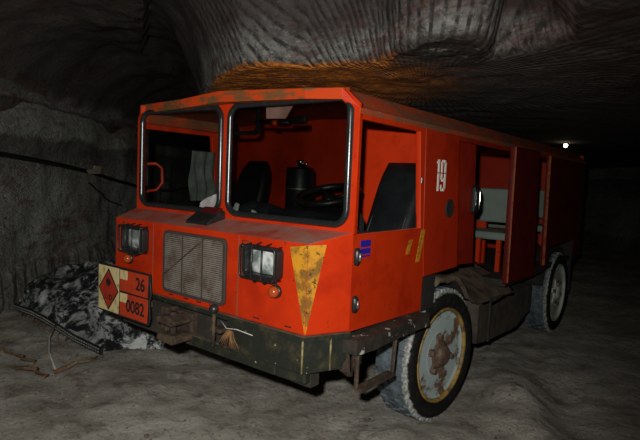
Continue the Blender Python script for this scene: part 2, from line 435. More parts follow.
SS = steps((-3.7, 2.2, .05), (2.2, 9, .4)); TT = steps((-4, 1.5, .3), (1.5, 6, .05), (6, 11, .12), (11, 21, .5))
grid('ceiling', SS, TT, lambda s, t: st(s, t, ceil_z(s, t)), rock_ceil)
def wall_l(t, z):
    p = st(-3.7, t, z)
    off = fb(p*.7)*.12 + fb(p*3)*.02
    off += .10*(1/(1+math.exp(-(z-2.07-.05*fb(p*2))*30)))      # upper lift stands proud of the lower one
    if z < .42: off += .05*abs(math.sin(t*9+1.5*fb(p*1.5))) + .06*(.42-z)/.42
    if z > 2.12: off *= max(0.0, 1-(z-2.12)/.5)
    return p + TS*off
grid('wall_left', steps((-4, 4, .15), (4, 13, .06), (13, 21, .3)), steps((-.08, .6, .04), (.6, 2.55, .05)), wall_l, rock_wall)
grid('wall_right', steps((-4, 21, .5)), steps((-.1, 3.5, .25)), lambda t, z: st(8.6+.4*fb(st(8.6, t, z)*.6), t, z), rock_wall)
grid('wall_back', steps((-4.2, 9.2, .35)), steps((-.1, 4, .25)), lambda s, z: st(s, 20+.5*fb(st(s, 20, z)*.6), z), rock_wall)
grid('wall_front', steps((-4.2, 9.2, .5)), steps((-.1, 4, .4)), lambda s, z: st(s, -3.6, z), rock_wall)
def floor_z(x, y):
    p = V((x, y, 0))
    z = fb(p*.8)*.035 + fb(p*2.6)*.028 + abs(noise.noise(p*6))*.014
    s, t = to_st(p)
    # heap of loose salt thrown up beside the front wheel
    s0 = 1.5+(t-3.4)*.21+.06*noise.noise(V((0, t*2, 3)))
    z += .11*math.exp(-((s-s0)/.20)**2-((t-3.9)/.95)**2)*(1+.5*noise.noise(p*4))
    z -= .07*math.exp(-((s-s0-.36)/.16)**2-((t-3.8)/1.1)**2)
    z += .06*math.exp(-((s-.62)/.3)**2-((t-3.3)/.35)**2)*(1+.6*noise.noise(p*5))
    # tyre ruts leading along the truck
    for xr in (.55, 1.15): z -= .025*math.exp(-((x-xr-.10*math.sin(y*.7))/.13)**2)
    for yr in (-1.15, -.62): z -= .02*math.exp(-((y-yr+.12*x)/.10)**2)
    # level where the wheels and the sheet stand
    for wx in (-.14, -1.82):
        for wy in (1.21, 4.31): 
            k = math.exp(-((x-wx)/.22)**2-((y-wy)/.28)**2); z = z*(1-k)-.004*k
    return z
bm = B()
us = steps((-4.0, 2.4, .055), (2.4, 9, .4)); vs = steps((-4, .9, .3), (.9, 6.5, .055), (6.5, 12, .15), (12, 21, .5))
rows = []
for s in us:
    r_ = []
    for t in vs:
        p = st(s, t); p.z = floor_z(p.x, p.y); r_.append(bm.verts.new(p))
    rows.append(r_)
for i in range(len(us)-1):
    for j in range(len(vs)-1): bm.faces.new([rows[i][j], rows[i+1][j], rows[i+1][j+1], rows[i][j+1]])
fl = obj('floor', bm, floor_m, None, True, recalc=False); fl['kind'] = 'structure'

# loose crumbs of salt, too many to count
bm = B()
for i in range(420):
    s = random.uniform(-3.2, 2.2); t = random.uniform(1.9, 7) if random.random() < .8 else random.uniform(2, 4)
    p = st(s, t)
    if -2.1 < p.x < .15 and -.3 < p.y < 5.2: continue
    r0 = random.choice([.006, .008, .010, .013, .018]); p.z = floor_z(p.x, p.y)+r0*.3
    g = bmesh.ops.create_icosphere(bm, subdivisions=1, radius=r0)
    for v in g['verts']: v.co = v.co*random.uniform(.7, 1.2) + p
crumb_m = worn('salt_crumbs', (.30, .26, .21), (.10, .07, .055), 3, .4, .6, .9, bump=.3)
o = obj('salt_crumbs', bm, crumb_m); o['kind'] = 'stuff'; tag(o, 'loose crumbs of salt rock scattered over the dusty floor', 'gravel')

# ------------------------------------------------------------------ the truck
T = empty('mine_truck', (-.977, 2.5, 0))
tag(T, 'orange-red boxy mine personnel truck with white number 19 parked on grey salt floor', 'truck')
W = 1.954
XC = -W/2
# nose
bm = B()
plan = [(-1.845, -.231), (-.107, -.231), (0, 0), (0, .02), (-W, .02), (-W, 0)]
a = [bm.verts.new((x, y, .893)) for x, y in plan]
b = [bm.verts.new((x, y, 1.355 if y < -.1 else 1.412)) for x, y in plan]
bm.faces.new(a[::-1]); bm.faces.new(b)
for i in range(6): bm.faces.new([a[i], a[(i+1) % 6], b[(i+1) % 6], b[i]])
nose = obj('nose_panel', bm, paint, T, bevel=.008)
# yellow corner triangle: two thin flakes of paint on the two faces of the corner
bm = B()
nrm = V((.231, -.107, 0)).normalized()
P_ = [V((-.226, -.2318, 1.330)), V((-.107, -.2318, 1.350)), V((-.1065, -.2318, .90))]
Q_ = [V((-.107, -.231, 1.350)), V((-.064, -.139, 1.352)), V((-.1055, -.2285, .90))]
for tri, nn in ((P_, V((0, -1, 0))), (Q_, nrm)):
    lo = [bm.verts.new(p) for p in tri]; hi = [bm.verts.new(p+nn*.0015) for p in tri]
    bm.faces.new(hi); bm.faces.new(lo[::-1])
    for i in range(3): bm.faces.new([lo[i], lo[(i+1) % 3], hi[(i+1) % 3], hi[i]])
tag(obj('corner_stripe', bm, yellow, nose), 'yellow painted triangle')
for x in (-.60, -1.40): obj('panel_seam', box(B(), x-.003, x+.003, -.2335, -.231, .90, 1.35), paint_roof, nose)
for x in (-1.20, -1.05, -.93, -.81, -.45, -.22): obj('drain_slot', box(B(), x-.022, x+.022, -.2325, -.231, .915, .922), ink, nose)
# grille
gx0, gx1, gz0, gz1 = -1.262, -.698, .942, 1.315
gr = obj('grille', sheet([rr(gx0, gx1, gz0, gz1, .03)], .006, front(-.235)), dark_back, T)
bm = B()
for i in range(30):
    z = gz0+.012+i*(gz1-gz0-.024)/29
    box(bm, gx0+.012, gx1-.012, -.247, -.237, z-.0042, z+.0042)
obj('grille_slats', bm, grille_m, gr)
bm = B()
for i in (1, 2): 
    x = gx0+(gx1-gx0)*i/3; box(bm, x-.004, x+.004, -.251, -.236, gz0, gz1)
obj('divider', bm, dark_back, gr)
bm = sheet([rr(gx0-.006, gx1+.006, gz0-.006, gz1+.006, .035), rr(gx0+.012, gx1-.012, gz0+.012, gz1-.012, .022)], .02, front(-.24))
obj('grille_frame', bm, dark_back, gr)
obj('diagonal_wire', tube(B(), [(-1.27, -.253, 1.03), (-.86, -.253, 1.31)], .004), rusty, gr)
# windscreen wall
LW = (-1.897, -1.028); RW = (-.960, -.042); WZ = (1.438, 2.108)
scr = obj('windscreen_surround', sheet([[(-W, 1.40), (0, 1.40), (0, 2.07), (-.08, 2.14), (-W+.08, 2.14), (-W, 2.07)], rr(*LW, *WZ, .085), rr(*RW, *WZ, .085)], .03, front(.015)), paint, T)
for (x0, x1), nm in ((LW, 'passenger'), (RW, 'driver')):
    gl = obj('windscreen', sheet([rr(x0, x1, *WZ, .085)], .005, front(.012)), glass_m if nm == 'driver' else glass_clean, T)
    loop = rr(x0+.006, x1-.006, WZ[0]+.006, WZ[1]-.006, .08, 8)
    obj('rubber_seal', tube(B(), [(u, -.004, v) for u, v in loop], .019, 10, True), seal_m, gl, True)
# roof
sec = [(0, 2.015), (0.004, 2.048), (-.015, 2.055), (-.108, 2.150), (XC, 2.185), (-W+.108, 2.150), (-W+.015, 2.055), (-W-.004, 2.048), (-W, 2.015), (-W+.05, 2.03), (-W+.10, 2.10), (XC, 2.13), (-.10, 2.10), (-.05, 2.03)]
roof = obj('roof', prism(B(), sec, .002, 5.2, lambda u, v, w: (u, w, v)), paint_roof, T, bevel=.004)
bm = B()
fp = [(-1.95, .01, 2.098, 2.158), (-1.35, -.075, 2.097, 2.157), (XC, -.085, 2.115, 2.182), (-.30, -.075, 2.097, 2.153), (-.085, -.035, 2.088, 2.147)]
L = []
for x, y, z0, z1 in fp: L.append([bm.verts.new((x, y, z0)), bm.verts.new((x, y, z1)), bm.verts.new((x, .03, z1+.012)), bm.verts.new((x, .03, z0))])
for A, Q in zip(L, L[1:]):
    for k in range(4): bm.faces.new([A[k], A[(k+1) % 4], Q[(k+1) % 4], Q[k]])
bm.faces.new(L[0][::-1]); bm.faces.new(L[-1])
fas_m = worn('scraped_fascia', (.50, .050, .007), (.15, .07, .025), 9, .46, .58, .5, bump=.2, stretch=(.5, 1, 1.6), spec=.3)
obj('roof_fascia', bm, fas_m, roof, bevel=.003)
for sx in (0, 1):   # front corner plates carrying the chamfer round to the fascia
    bm = B()
    f_ = (lambda x: x) if sx == 0 else (lambda x: -W-x)
    v = [bm.verts.new((f_(x), y, z)) for x, y, z in [(0, .0, 2.05), (-.088, -.034, 2.147), (-.108, .05, 2.152), (0, .05, 2.052), (-.085, -.034, 2.088), (-.05, .0, 2.04)]]
    for f in [(0, 1, 2, 3), (0, 5, 4, 1)]: bm.faces.new([v[i] for i in f])
    bm.faces.new([v[3], v[2], v[4], v[5]]); bm.faces.new([v[0], v[3], v[5]]); bm.faces.new([v[1], v[4], v[2]])
    obj('corner_gusset', bm, paint, roof)

# cab doors, side panels (near side x=0, far side mirrored)
def mir(x): return -W - x
def door(xp, sgn, near):
    D = obj('cab_door', sheet([[(.008, .890), (.80, .868), (.812, 1.05), (.775, 1.40), (.735, 2.02), (.008, 2.035)], [(.022+.012, 1.402), (.735, 1.402), (.668, 1.992), (.034, 1.992)]], .035, side(xp-.0175*sgn)), paint, T, bevel=.003)
    bm = B()
    for z0, z1 in ((1.248, 1.322), (.998, 1.070)):
        h = obj('hinge', tube(tube(B(), [(xp+.004*sgn, .033, z0-.008), (xp+.006*sgn, .033, z0+.01), (xp+.006*sgn, .033, z1-.01), (xp+.004*sgn, .033, z1+.008)], [.012, .020, .020, .012], 12), [(xp+.02*sgn, .032, z0+.012), (xp+.02*sgn, .032, z1-.012)], .008, 8), [black_rub], D, True)
        pin = obj('hinge_pin', tube(B(), [(xp+.027*sgn, .031, z0+.016), (xp+.027*sgn, .031, z1-.016)], .007, 8), steel, D, True)
    if near:
        bm = B()
        for (z0, z1) in ((1.330, 1.366), (1.292, 1.322), (1.276, 1.284)): box(bm, xp, xp+.002, .070, .168, z0, z1)
        bm2 = obj('blue_sticker', bm, blue, D); tag(bm2, 'small blue sticker by the hinge')
        bm = B()
        for (ya, za, yb, zb, w) in ((.62, 1.335, .585, 1.25, .022), (.775, 1.39, .72, 1.19, .026)):
            prism(bm, [(ya-w, za), (ya+w, za), (yb+w*.8, zb), (yb-w, zb)], xp, xp+.0015, lambda u, v, w_: (w_, u, v))
        tag(obj('paint_streak', bm, yellow, D), 'yellow paint streaks')
        obj('latch', box(B(), xp, xp+.008, .700, .722, 1.68, 1.715), steel, D, bevel=.002)
    return D
door(0, 1, True); door(-W, -1, False)
def panel(name, pts, xp, th=.03, m=paint, holes=()):
    return obj(name, sheet([pts]+list(holes), th, side(xp)), m, T, bevel=.003)
for xp, near in ((-.015, True), (-W+.015, False)):
    sg = 1 if near else -1
    pn = panel('number_panel' if near else 'side_panel', [(.778, 1.40), (.815, 1.085), (1.335, 1.095), (1.235, 2.03), (.738, 2.03)], xp, m=paint_panel)
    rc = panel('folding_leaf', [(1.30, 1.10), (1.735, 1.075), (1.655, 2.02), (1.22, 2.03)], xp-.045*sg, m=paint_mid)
    if near:
        tag(rc, 'recessed folded door leaf')
        h = obj('grab_handle', sheet([rr(1.610, 1.690, 1.465, 1.685, .03)], .03, side(xp-.01)), black_rub, rc, bevel=.005)
        obj('handle_bar', tube(B(), [(xp+.012, 1.668, 1.50), (xp+.02, 1.668, 1.53), (xp+.02, 1.668, 1.63), (xp+.012, 1.668, 1.665)], .008), chrome, rc, True)
        # filler cap
        fc = obj('vent_cap', lathe(B(), [(.0, .062), (.008, .062), (.012, .055), (.007, .045), (.007, .001)], lambda h, a, b: (h, 1.135+a, 1.518+b), 28), liner, pn, True)
        # fleet number 19, stencilled: two strokes with the stencil bridges left open
        bm = B()
        fn = lambda u, v, w_: (w_, u, v)
        def q(u0, u1, v0, v1): prism(bm, [(u0, v0), (u1, v0), (u1, v1), (u0, v1)], .0, .0022, fn)
        u = .912; t0, b0 = 1.838, 1.634; mid = 1.752
        q(u+.018, u+.042, mid+.003, t0); q(u+.018, u+.042, b0, mid-.003)
        prism(bm, [(u-.004, t0-.026), (u+.018, t0-.026), (u+.018, t0)], .0, .0022, fn)
        u9 = u+.066
        q(u9, u9+.022, mid+.003, t0-.012); q(u9+.050, u9+.074, mid+.003, t0-.012)
        q(u9+.010, u9+.030, t0-.02, t0); q(u9+.036, u9+.060, t0-.02, t0)
        q(u9, u9+.022, mid-.042, mid-.003); q(u9+.010, u9+.030, mid-.056, mid-.034); q(u9+.034, u9+.050, mid-.056, mid-.034)
        q(u9+.050, u9+.074, b0+.014, mid-.003)
        q(u9+.036, u9+.060, b0, b0+.02); q(u9+.008, u9+.030, b0, b0+.02); q(u9, u9+.018, b0+.012, b0+.042)
        tag(obj('fleet_number', bm, white_p, pn), 'white stencilled number 19')
    # sliding leaf, outside the body
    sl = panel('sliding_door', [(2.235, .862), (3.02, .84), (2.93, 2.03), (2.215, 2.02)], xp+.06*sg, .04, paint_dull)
    edge = worn('worn_edge', (.40, .11, .045), (.25, .05, .02), 20, .45, .65, .45, bump=.1) if near else paint
    obj('door_edge', tube(B(), [(xp+.085*sg, 2.238, .87), (xp+.085*sg, 2.218, 2.015)], .007, 6), edge, sl)
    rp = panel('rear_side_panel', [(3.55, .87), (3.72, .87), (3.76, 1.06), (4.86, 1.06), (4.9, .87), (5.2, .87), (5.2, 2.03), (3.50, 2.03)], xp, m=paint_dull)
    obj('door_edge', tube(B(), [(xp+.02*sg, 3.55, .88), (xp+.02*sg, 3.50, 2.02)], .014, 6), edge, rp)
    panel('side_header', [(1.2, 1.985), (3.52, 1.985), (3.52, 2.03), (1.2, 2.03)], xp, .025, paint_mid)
    panel('sill_panel', [(2.40, .80), (3.62, .80), (3.62, .87), (2.40, .87)], xp, .03, chassis_m)
obj('rear_wall', box(B(), -W+.03, -.03, 5.16, 5.2, .85, 2.12), paint_dark, T)
bk = obj('bulkhead', sheet([[(-W+.03, .88), (-.03, .88), (-.03, 2.04), (-.10, 2.105), (XC, 2.13), (-W+.10, 2.105), (-W+.03, 2.04)]], .02, front(.96)), paint, T)
obj('cab_floor', prism(B(), [(-W+.03, .03), (-.03, .03), (-.03, .84), (-.45, .84), (-.45, 2.40), (-.03, 2.40), (-.03, 5.15), (-W+.03, 5.15)], .80, .86, lambda u, v, w: (u, v, w)), chassis_m, T)
# dashboard
bm = prism(B(), [(.03, .88), (.33, .88), (.36, 1.30), (.34, 1.39), (.03, 1.425)], -W+.04, -.04, lambda u, v, w: (w, u, v))
dash = obj('dashboard', bm, dash_m, T, bevel=.02)
obj('instrument_hood', prism(B(), [(.08, 1.40), (.35, 1.38), (.35, 1.46), (.28, 1.52), (.14, 1.49)], -.62, -.16, lambda u, v, w: (w, u, v)), dash_m, dash, bevel=.015)
# steering wheel
def swheel():
    c = V((-.435, .345, 1.585)); ax = V((0, -.30, 1)).normalized()
    u = V((1, 0, 0)); w = ax.cross(u)
    R0 = .19
    rim = obj('steering_wheel', tube(B(), [c+(u*math.cos(a)+w*math.sin(a))*R0 for a in [2*PI*k/40 for k in range(40)]], .021, 10, True), black_rub, T, True)
    bm = B()
    for a in (PI*.5+PI, PI*1.5+2.2, PI*1.5-2.2): tube(bm, [c+(u*math.cos(a)+w*math.sin(a))*R0, c-ax*.03], .012, 6)
    obj('spokes', bm, black_rub, rim, True)
    obj('hub', tube(B(), [c-ax*.05, c-ax*.0], [.055, .04], 16), black_rub, rim, True)
    obj('column', tube(B(), [c-ax*.05, c-ax*.35], .03, 12), black_rub, rim, True)
swheel()
# seats
def seat(name, cx, w, yb, top, rec, taper):
    def padded(bmx, bev=.05):
        return bmx
    S = obj(name, box(B(), cx-w/2, cx+w/2, yb-.42, yb+.06, 1.10, 1.27), vinyl, T, True, bevel=.05)
    bm = B(); rows = []
    for k in range(9):
        f = k/8; z = 1.22+(top-1.22)*f; y = yb+.02+rec*f; hw = w/2*(1.0 if f < .55 else 1-taper*((f-.55)/.45)**2); d = .085-.03*f
        if k == 7: d *= .92; hw *= .97
        if k == 8: d *= .5; hw *= .80 if taper > .2 else .92
        pts = rr(-hw, hw, -d, d, min(d, hw)*.75, 3)
        rows.append([bm.verts.new((cx+a, y+b_, z)) for a, b_ in pts])
    for A, Q in zip(rows, rows[1:]):
        n = len(A)
        for k in range(n): bm.faces.new([A[k], A[(k+1) % n], Q[(k+1) % n], Q[k]])
    bm.faces.new(rows[0][::-1]); bm.faces.new(rows[-1])
    bk_ = obj('seat_back', bm, vinyl, S, True)
    for sx in (-1, 1):
        pts = []
        for k in range(9):
            f = k/8; z = 1.24+(top-1.30)*f; hw = w/2*(1.0 if f < .55 else 1-taper*((f-.55)/.45)**2)
            pts.append((cx+sx*(hw*.72), yb+.02+rec*f-(.087-.03*f), z))
        obj('piping', tube(B(), pts, .0035, 5), worn('seat_piping', (.05, .045, .035), (.03, .03, .028), 20, .5, .7, .6, bump=0) if name == 'driver_seat' else vinyl, bk_, True)
    obj('seat_base', box(B(), cx-w*.35, cx+w*.35, yb-.35, yb, .86, 1.10), chassis_m, S)
    return S
seat('driver_seat', -.195, .335, .615, 1.81, .26, .05)
seat('passenger_seat', -1.50, .33, .62, 1.80, .16, .30)
# passenger benches behind the bulkhead
for yb in (3.15, 4.62):
    bn = obj('bench', box(B(), -W+.12, -.12, yb-.42, yb, 1.17, 1.245), bench_m, T, bevel=.02)
    obj('bench_back', box(B(), -W+.12, -.12, yb+.02, yb+.09, 1.31, 1.66), bench_m, bn, bevel=.02)
    for x in (-.22, -.42, -1.5, -1.75): obj('bench_leg', box(B(), x-.02, x+.02, yb-.36, yb-.32, .86, 1.17), paint, bn)
    obj('bench_support', box(B(), -W+.3, -.5, yb+.03, yb+.07, .87, 1.31), paint, bn)
# inside the top of the windscreen: visors and mirror
vs_ = obj('pink_visor', prism(B(), [(-.755, 2.105), (-.54, 2.105), (-.60, 2.025), (-.75, 2.03)], .10, .115, lambda u, v, w: (u, w, v)), pink, T, bevel=.003); tag(vs_, 'pale pink sun visor')
vf = obj('sun_visor', sheet([rr(-1.07, -.815, 1.935, 2.115, .04), rr(-1.045, -.84, 1.96, 2.095, .03)], .02, front(.11)), black_rub, T, bevel=.004)
mi = obj('rear_mirror', box(B(), -.565, -.43, .09, .12, 1.99, 2.03), black_rub, T, bevel=.012)
obj('mirror_arm', tube(B(), [(-.82, .11, 2.015), (-.55, .11, 2.0)], .011), black_rub, mi, True)
obj('mirror_joint', tube(B(), [(-.69, .10, 2.0), (-.66, .10, 2.0)], .018, 10), paint, mi, True)
gh = obj('cab_grab_bar', tube(B(), [(-1.90, .05, 1.735), (-1.87, .10, 1.74), (-1.85, .14, 1.71), (-1.85, .145, 1.60), (-1.87, .11, 1.545), (-1.91, .06, 1.535)], .011), paint, T, True)
# head lamps
for cx, sx in ((-.392, 1), (-1.572, -1)):
    hl = obj('headlight', sheet([[(cx+u, 1.232+v) for u, v in rr(-.126, .126, -.084, .084, .03)], [(cx+u, 1.232+v) for u, v in rr(-.104, .104, -.066, .066, .022)]], .05, front(-.256)), black_rub, T, bevel=.004)
    bm = B(); rows = []
    for k, sc_ in enumerate((1, .97, .86, .6, .25)):
        y = -.236 - .022*(1-sc_**2)
        rows.append([bm.verts.new((cx+u*sc_, y, 1.232+v*sc_)) for u, v in rr(-.103, .103, -.065, .065, .022)])
    for A, Q in zip(rows, rows[1:]):
        n = len(A)
        for k in range(n): bm.faces.new([A[k], A[(k+1) % n], Q[(k+1) % n], Q[k]])
    bm.faces.new(rows[-1]); bm.faces.new(rows[0][::-1])
    tag(obj('lens', bm, lens_m, hl, True), 'shiny glass lamp lens')
    bm = B(); zf = -.300
    tube(bm, [(cx+u, zf, 1.232+v) for u, v in rr(-.126, .126, -.086, .086, .02, 3)], .0055, 6, True)
    for dx in (-.035, .038): 
        tube(bm, [(cx+dx, -.232, 1.232+.098), (cx+dx, zf-.004, 1.232+.085), (cx+dx, zf-.004, 1.232-.085), (cx+dx-.004, -.275, 1.232-.108), (cx+dx, -.232, 1.232-.10)], .0045, 6)
    for dx in (-.11, .11):
        for dz in (-.078, .078): tube(bm, [(cx+dx, zf, 1.232+dz), (cx+dx, -.231, 1.232+dz*1.12)], .005, 6)
    obj('lamp_guard', bm, rusty if False else black_rub, hl, True)
    bm = B()
    tube(bm, [(cx-.117, -.232, 1.232+.095), (cx-.175, -.235, 1.232+.097), (cx-.175, -.235, 1.232-.10), (cx-.12, -.232, 1.232-.10)], .0035, 6)
    obj('guard_bail', bm, rusty, hl, True)
    ix = cx+.085*sx
    il = obj('indicator', lathe(B(), [(-.231, .036), (-.245, .036), (-.247, .030)], lambda h, a, b: (ix+a, h, 1.088+b), 20), black_rub, T, True)
    obj('indicator_lens', lathe(B(), [(-.240, .031), (-.262, .030), (-.275, .022), (-.281, .008)], lambda h, a, b: (ix+a, h, 1.088+b), 20), amber, il, True)
    obj('indicator_bracket', tube(B(), [(ix+.005, -.24, 1.115), (ix+.005, -.25, 1.14)], .008), black_rub, il)
# marker lamp on the ledge
ml = obj('marker_lamp', prism(B(), [(-.165, 1.366), (-.02, 1.405), (-.02, 1.455), (-.05, 1.458), (-.155, 1.392)], -1.165, -.955, lambda u, v, w: (w, u, v)), black_rub, T, bevel=.006)
obj('marker_lens', prism(B(), [(-.09, 1.425), (-.03, 1.44), (-.035, 1.474), (-.055, 1.474)], -1.12, -.965, lambda u, v, w: (w, u, v)), redlens, ml, bevel=.006)

# bumper
bm = B()
def along(bm, plan, z0, z1, th):
    inner = []
    n = len(plan)
    for i, p in enumerate(plan):
        a = V(plan[max(0, i-1)]); b_ = V(plan[min(n-1, i+1)]); d = (b_-a).normalized(); nn = V((-d.y, d.x))
        inner.append(V(p)+nn*th)
    for i in range(n-1):
        quad = [V(plan[i]), V(plan[i+1]), inner[i+1], inner[i]]
        lo = [bm.verts.new((q.x, q.y, z0)) for q in quad]; hi = [bm.verts.new((q.x, q.y, z1)) for q in quad]
        bm.faces.new(lo[::-1]); bm.faces.new(hi)
        for k in range(4): bm.faces.new([lo[k], lo[(k+1) % 4], hi[(k+1) % 4], hi[k]])
    return bm
along(bm, [(-.66, -.245), (-.104, -.245), (.012, .005)], .70, .875, .05)
bp_ = obj('bumper', bm, bumper_m, T, bevel=.006)
bm = along(B(), [(-1.87, -.235), (-.102, -.252), (.016, .0)], .862, .892, .07)
obj('bumper_rail', bm, bumper_m, bp_, bevel=.004)
obj('bumper_lip', along(B(), [(-1.0, -.225), (-.30, -.225), (-.11, -.21)], .635, .70, .05), bumper_m, bp_, bevel=.01)
for p in ((-.104, -.247), (-.037, -.102)): obj('worn_corner', tube(B(), [(p[0], p[1], .705), (p[0], p[1], .872)], .006, 6), worn('olive_edge', (.23, .19, .075), (.1, .08, .03), 20, .45, .65, .6, bump=.2), bp_, True)
obj('cross_member', box(B(), -1.87, -.12, -.15, -.08, .60, .88), chassis_m, bp_)
hk = obj('tow_hitch', rough_up(prism(prism(B(), [(-1.21, .66), (-1.06, .645), (-1.02, .665), (-1.02, .69), (-1.05, .705), (-1.20, .695)], -.33, -.15, lambda u, v, w: (u, w, v)), [(-1.20, .765), (-1.06, .755), (-1.03, .77), (-1.03, .795), (-1.10, .82), (-1.22, .80)], -.33, -.15, lambda u, v, w: (u, w, v)), .012, 14, 6), rusty, T, bevel=.014)
obj('jaw_pin', tube(B(), [(-1.12, -.27, .66), (-1.12, -.27, .83)], .022, 10), rusty, hk, True)
obj('jaw_plate', box(B(), -1.21, -1.03, -.20, -.15, .65, .82), rusty, hk, bevel=.01)
obj('hitch_flange', box(B(), -1.28, -1.22, -.25, -.15, .64, .83), rusty, hk, bevel=.008)
tp = obj('tow_pin', tube(B(), [(-.755, -.262, .70), (-.755, -.262, .91)], .011, 10), rusty, T, True)
g = B(); bmesh.ops.create_uvsphere(g, u_segments=14, v_segments=10, radius=.028)
for v in g.verts: v.co += V((-.755, -.264, .915))
obj('pin_knob', g, black_rub, tp, True)
obj('pin_lug', box(B(), -.80, -.71, -.255, -.16, .775, .80), rusty, tp, bevel=.006)
bm = B()
for i in range(22):
    x = -.615+random.uniform(-.02, .02); sp_ = random.uniform(-.08, .05)
    tube(bm, [(x, -.262, .82), (x+sp_*.5, -.27, .78), (x+sp_, -.262+random.uniform(-.01, .01), .715+random.uniform(0, .02))], .004, 4)
obj('rope_fray', bm, straw, tp, True)
obj('loose_wire', tube(B(), [(-.70, -.262, .862), (-.62, -.285, .835), (-.55, -.275, .842), (-.44, -.262, .83)], .003, 5), wire_w, tp, True)
bm = prism(B(), [(-.03, .86), (.10, .87), (.12, .80), (.08, .70), (.02, .66), (-.04, .69), (-.01, .75)], -.03, .035, lambda u, v, w: (w, u, v))
bmesh.ops.triangulate(bm, faces=bm.faces[:]); bmesh.ops.subdivide_edges(bm, edges=bm.edges[:], cuts=3); rough_up(bm, .022, 17, 3)
obj('bumper_bracket', bm, rusty, bp_, True)
# hazard placard on the bumper's far end
PX0, PX1, PZ0, PZ1 = -1.935, -1.312, .703, 1.035
def pl(y): return lambda u, v, w: (u, y-w, v - (u-PX0)*0.0)
pk = obj('hazard_placard', sheet([[(PX0, PZ0), (PX1-.02, PZ0), (PX1, PZ0+.05), (PX1-.012, PZ0+.15), (PX1+.006, PZ0+.2), (PX1-.01, PZ1), (PX0, PZ1)]], .012, front(-.30)), ink, T)
obj('placard_field', sheet([[(PX0+.012, PZ0+.012), (-1.667, PZ0+.012), (-1.667, PZ1-.012), (PX0+.012, PZ1-.012)]], .003, front(-.3075)), cream, pk)
ccx, ccz = -1.792, (PZ0+PZ1)/2-.004
dia = lambda k: [(ccx-.125*k, ccz), (ccx, ccz-.145*k), (ccx+.125*k, ccz), (ccx, ccz+.145*k)]
obj('diamond_border', sheet([dia(1), dia(.90)], .003, front(-.310)), ink, pk)
obj('diamond', sheet([dia(.90)], .003, front(-.3098)), sign_dred, pk)
bm = B()   # burst symbol
star = []
for k in range(18):
    a = 2*PI*k/18; r_ = (.042 if k % 2 == 0 else .020)*(1+.2*math.sin(k*2.3)); star.append((ccx+r_*math.cos(a), ccz+.05+r_*math.sin(a)))
prism(bm, star, -.3135, -.310, lambda u, v, w: (u, w, v))
obj('burst_symbol', bm, ink, pk)
obj('class_text', text_bm('1.1D', .05, lambda u, v, w: (ccx+u, -.312-w, ccz-.055+v), .001), ink, pk)
zm = PZ0+.172
for z0, z1, s_, ux in ((zm+.006, PZ1-.012, '26', -1.415), (PZ0+.012, zm-.006, '0082', -1.47)):
    obj('number_field', sheet([[(-1.652, z0), (PX1-.025, z0), (PX1-.022, z1), (-1.652, z1)]], .003, front(-.3075)), signred, pk)
    obj('corner_patch', sheet([[(-1.650, z1-.062), (-1.565, z1-.062), (-1.565, z1-.002), (-1.650, z1-.002)]], .003, front(-.3095)), cream, pk)
    obj('digits', text_bm(s_, .115, lambda u, v, w: (ux+u, -.3115-w, (z0+z1)/2-.002+v), .002, .9), ink, pk)
obj('placard_bracket', box(B(), -1.80, -1.40, -.294, -.225, .80, .84), rusty, pk)
# running boards and steps
for xp, sg in ((0, 1), (-W, -1)):
    bm = box(B(), min(xp-.06*sg, xp+.085*sg), max(xp-.06*sg, xp+.085*sg), -.04, .77, .79, .868)
    bmesh.ops.subdivide_edges(bm, edges=bm.edges[:], cuts=4, use_grid_fill=True); rough_up(bm, .010, 14, 2)
    rb = obj('running_board', bm, sill_m, T, bevel=0)
    obj('step_loop', tube(B(), [(xp+.055*sg, .01, .80), (xp+.075*sg, -.02, .62), (xp+.075*sg, .34, .585), (xp+.055*sg, .40, .80)], .013, 6), rusty, rb)
    obj('step_tread', box(B(), min(xp+.05*sg, xp+.1*sg), max(xp+.05*sg, xp+.1*sg), .0, .33, .590, .612), rusty, rb)
# chassis
bm = B()
for x in (-.42, -1.54): box(bm, x-.05, x+.05, -.08, 5.1, .58, .80)
ch = obj('chassis_frame', bm, chassis_m, T)
for y in (1.21, 4.31): obj('axle', tube(B(), [(-W+.28, y, .47), (-.28, y, .47)], .06, 12), chassis_m, ch, True)
for y in (.6, 2.4, 4.9): obj('cross_beam', box(B(), -1.54, -.42, y-.04, y+.04, .62, .74), chassis_m, ch)
# mudguards
for xp, sg in ((0, 1), (-W, -1)):
    for yc, a0, a1 in ((1.21, 40, 148), (4.31, 15, 165)):
        bm = B(); pa = []
        for k in range(13):
            a = math.radians(a0+(a1-a0)*k/12); pa.append((math.cos(a), math.sin(a)))
        poly = [(yc+.545*c_, .473+.545*s_) for c_, s_ in pa] + [(yc+.525*c_, .473+.525*s_) for c_, s_ in pa[::-1]]
        prism(bm, poly, min(xp-.05*sg, xp-.34*sg), max(xp-.05*sg, xp-.34*sg), lambda u, v, w: (w, u, v))
        obj('mudguard', bm, liner, T, True)
fl_ = obj('front_mudflap', box(B(), -.36, -.012, .815, .845, .84, 1.085), liner, T); obj('flap_edge', box(B(), -.02, .0, .80, .98, .86, 1.08), liner, fl_)
obj('rear_mudflap', box(B(), -.32, -.012, 4.86, 4.885, .42, 1.06), liner, T)
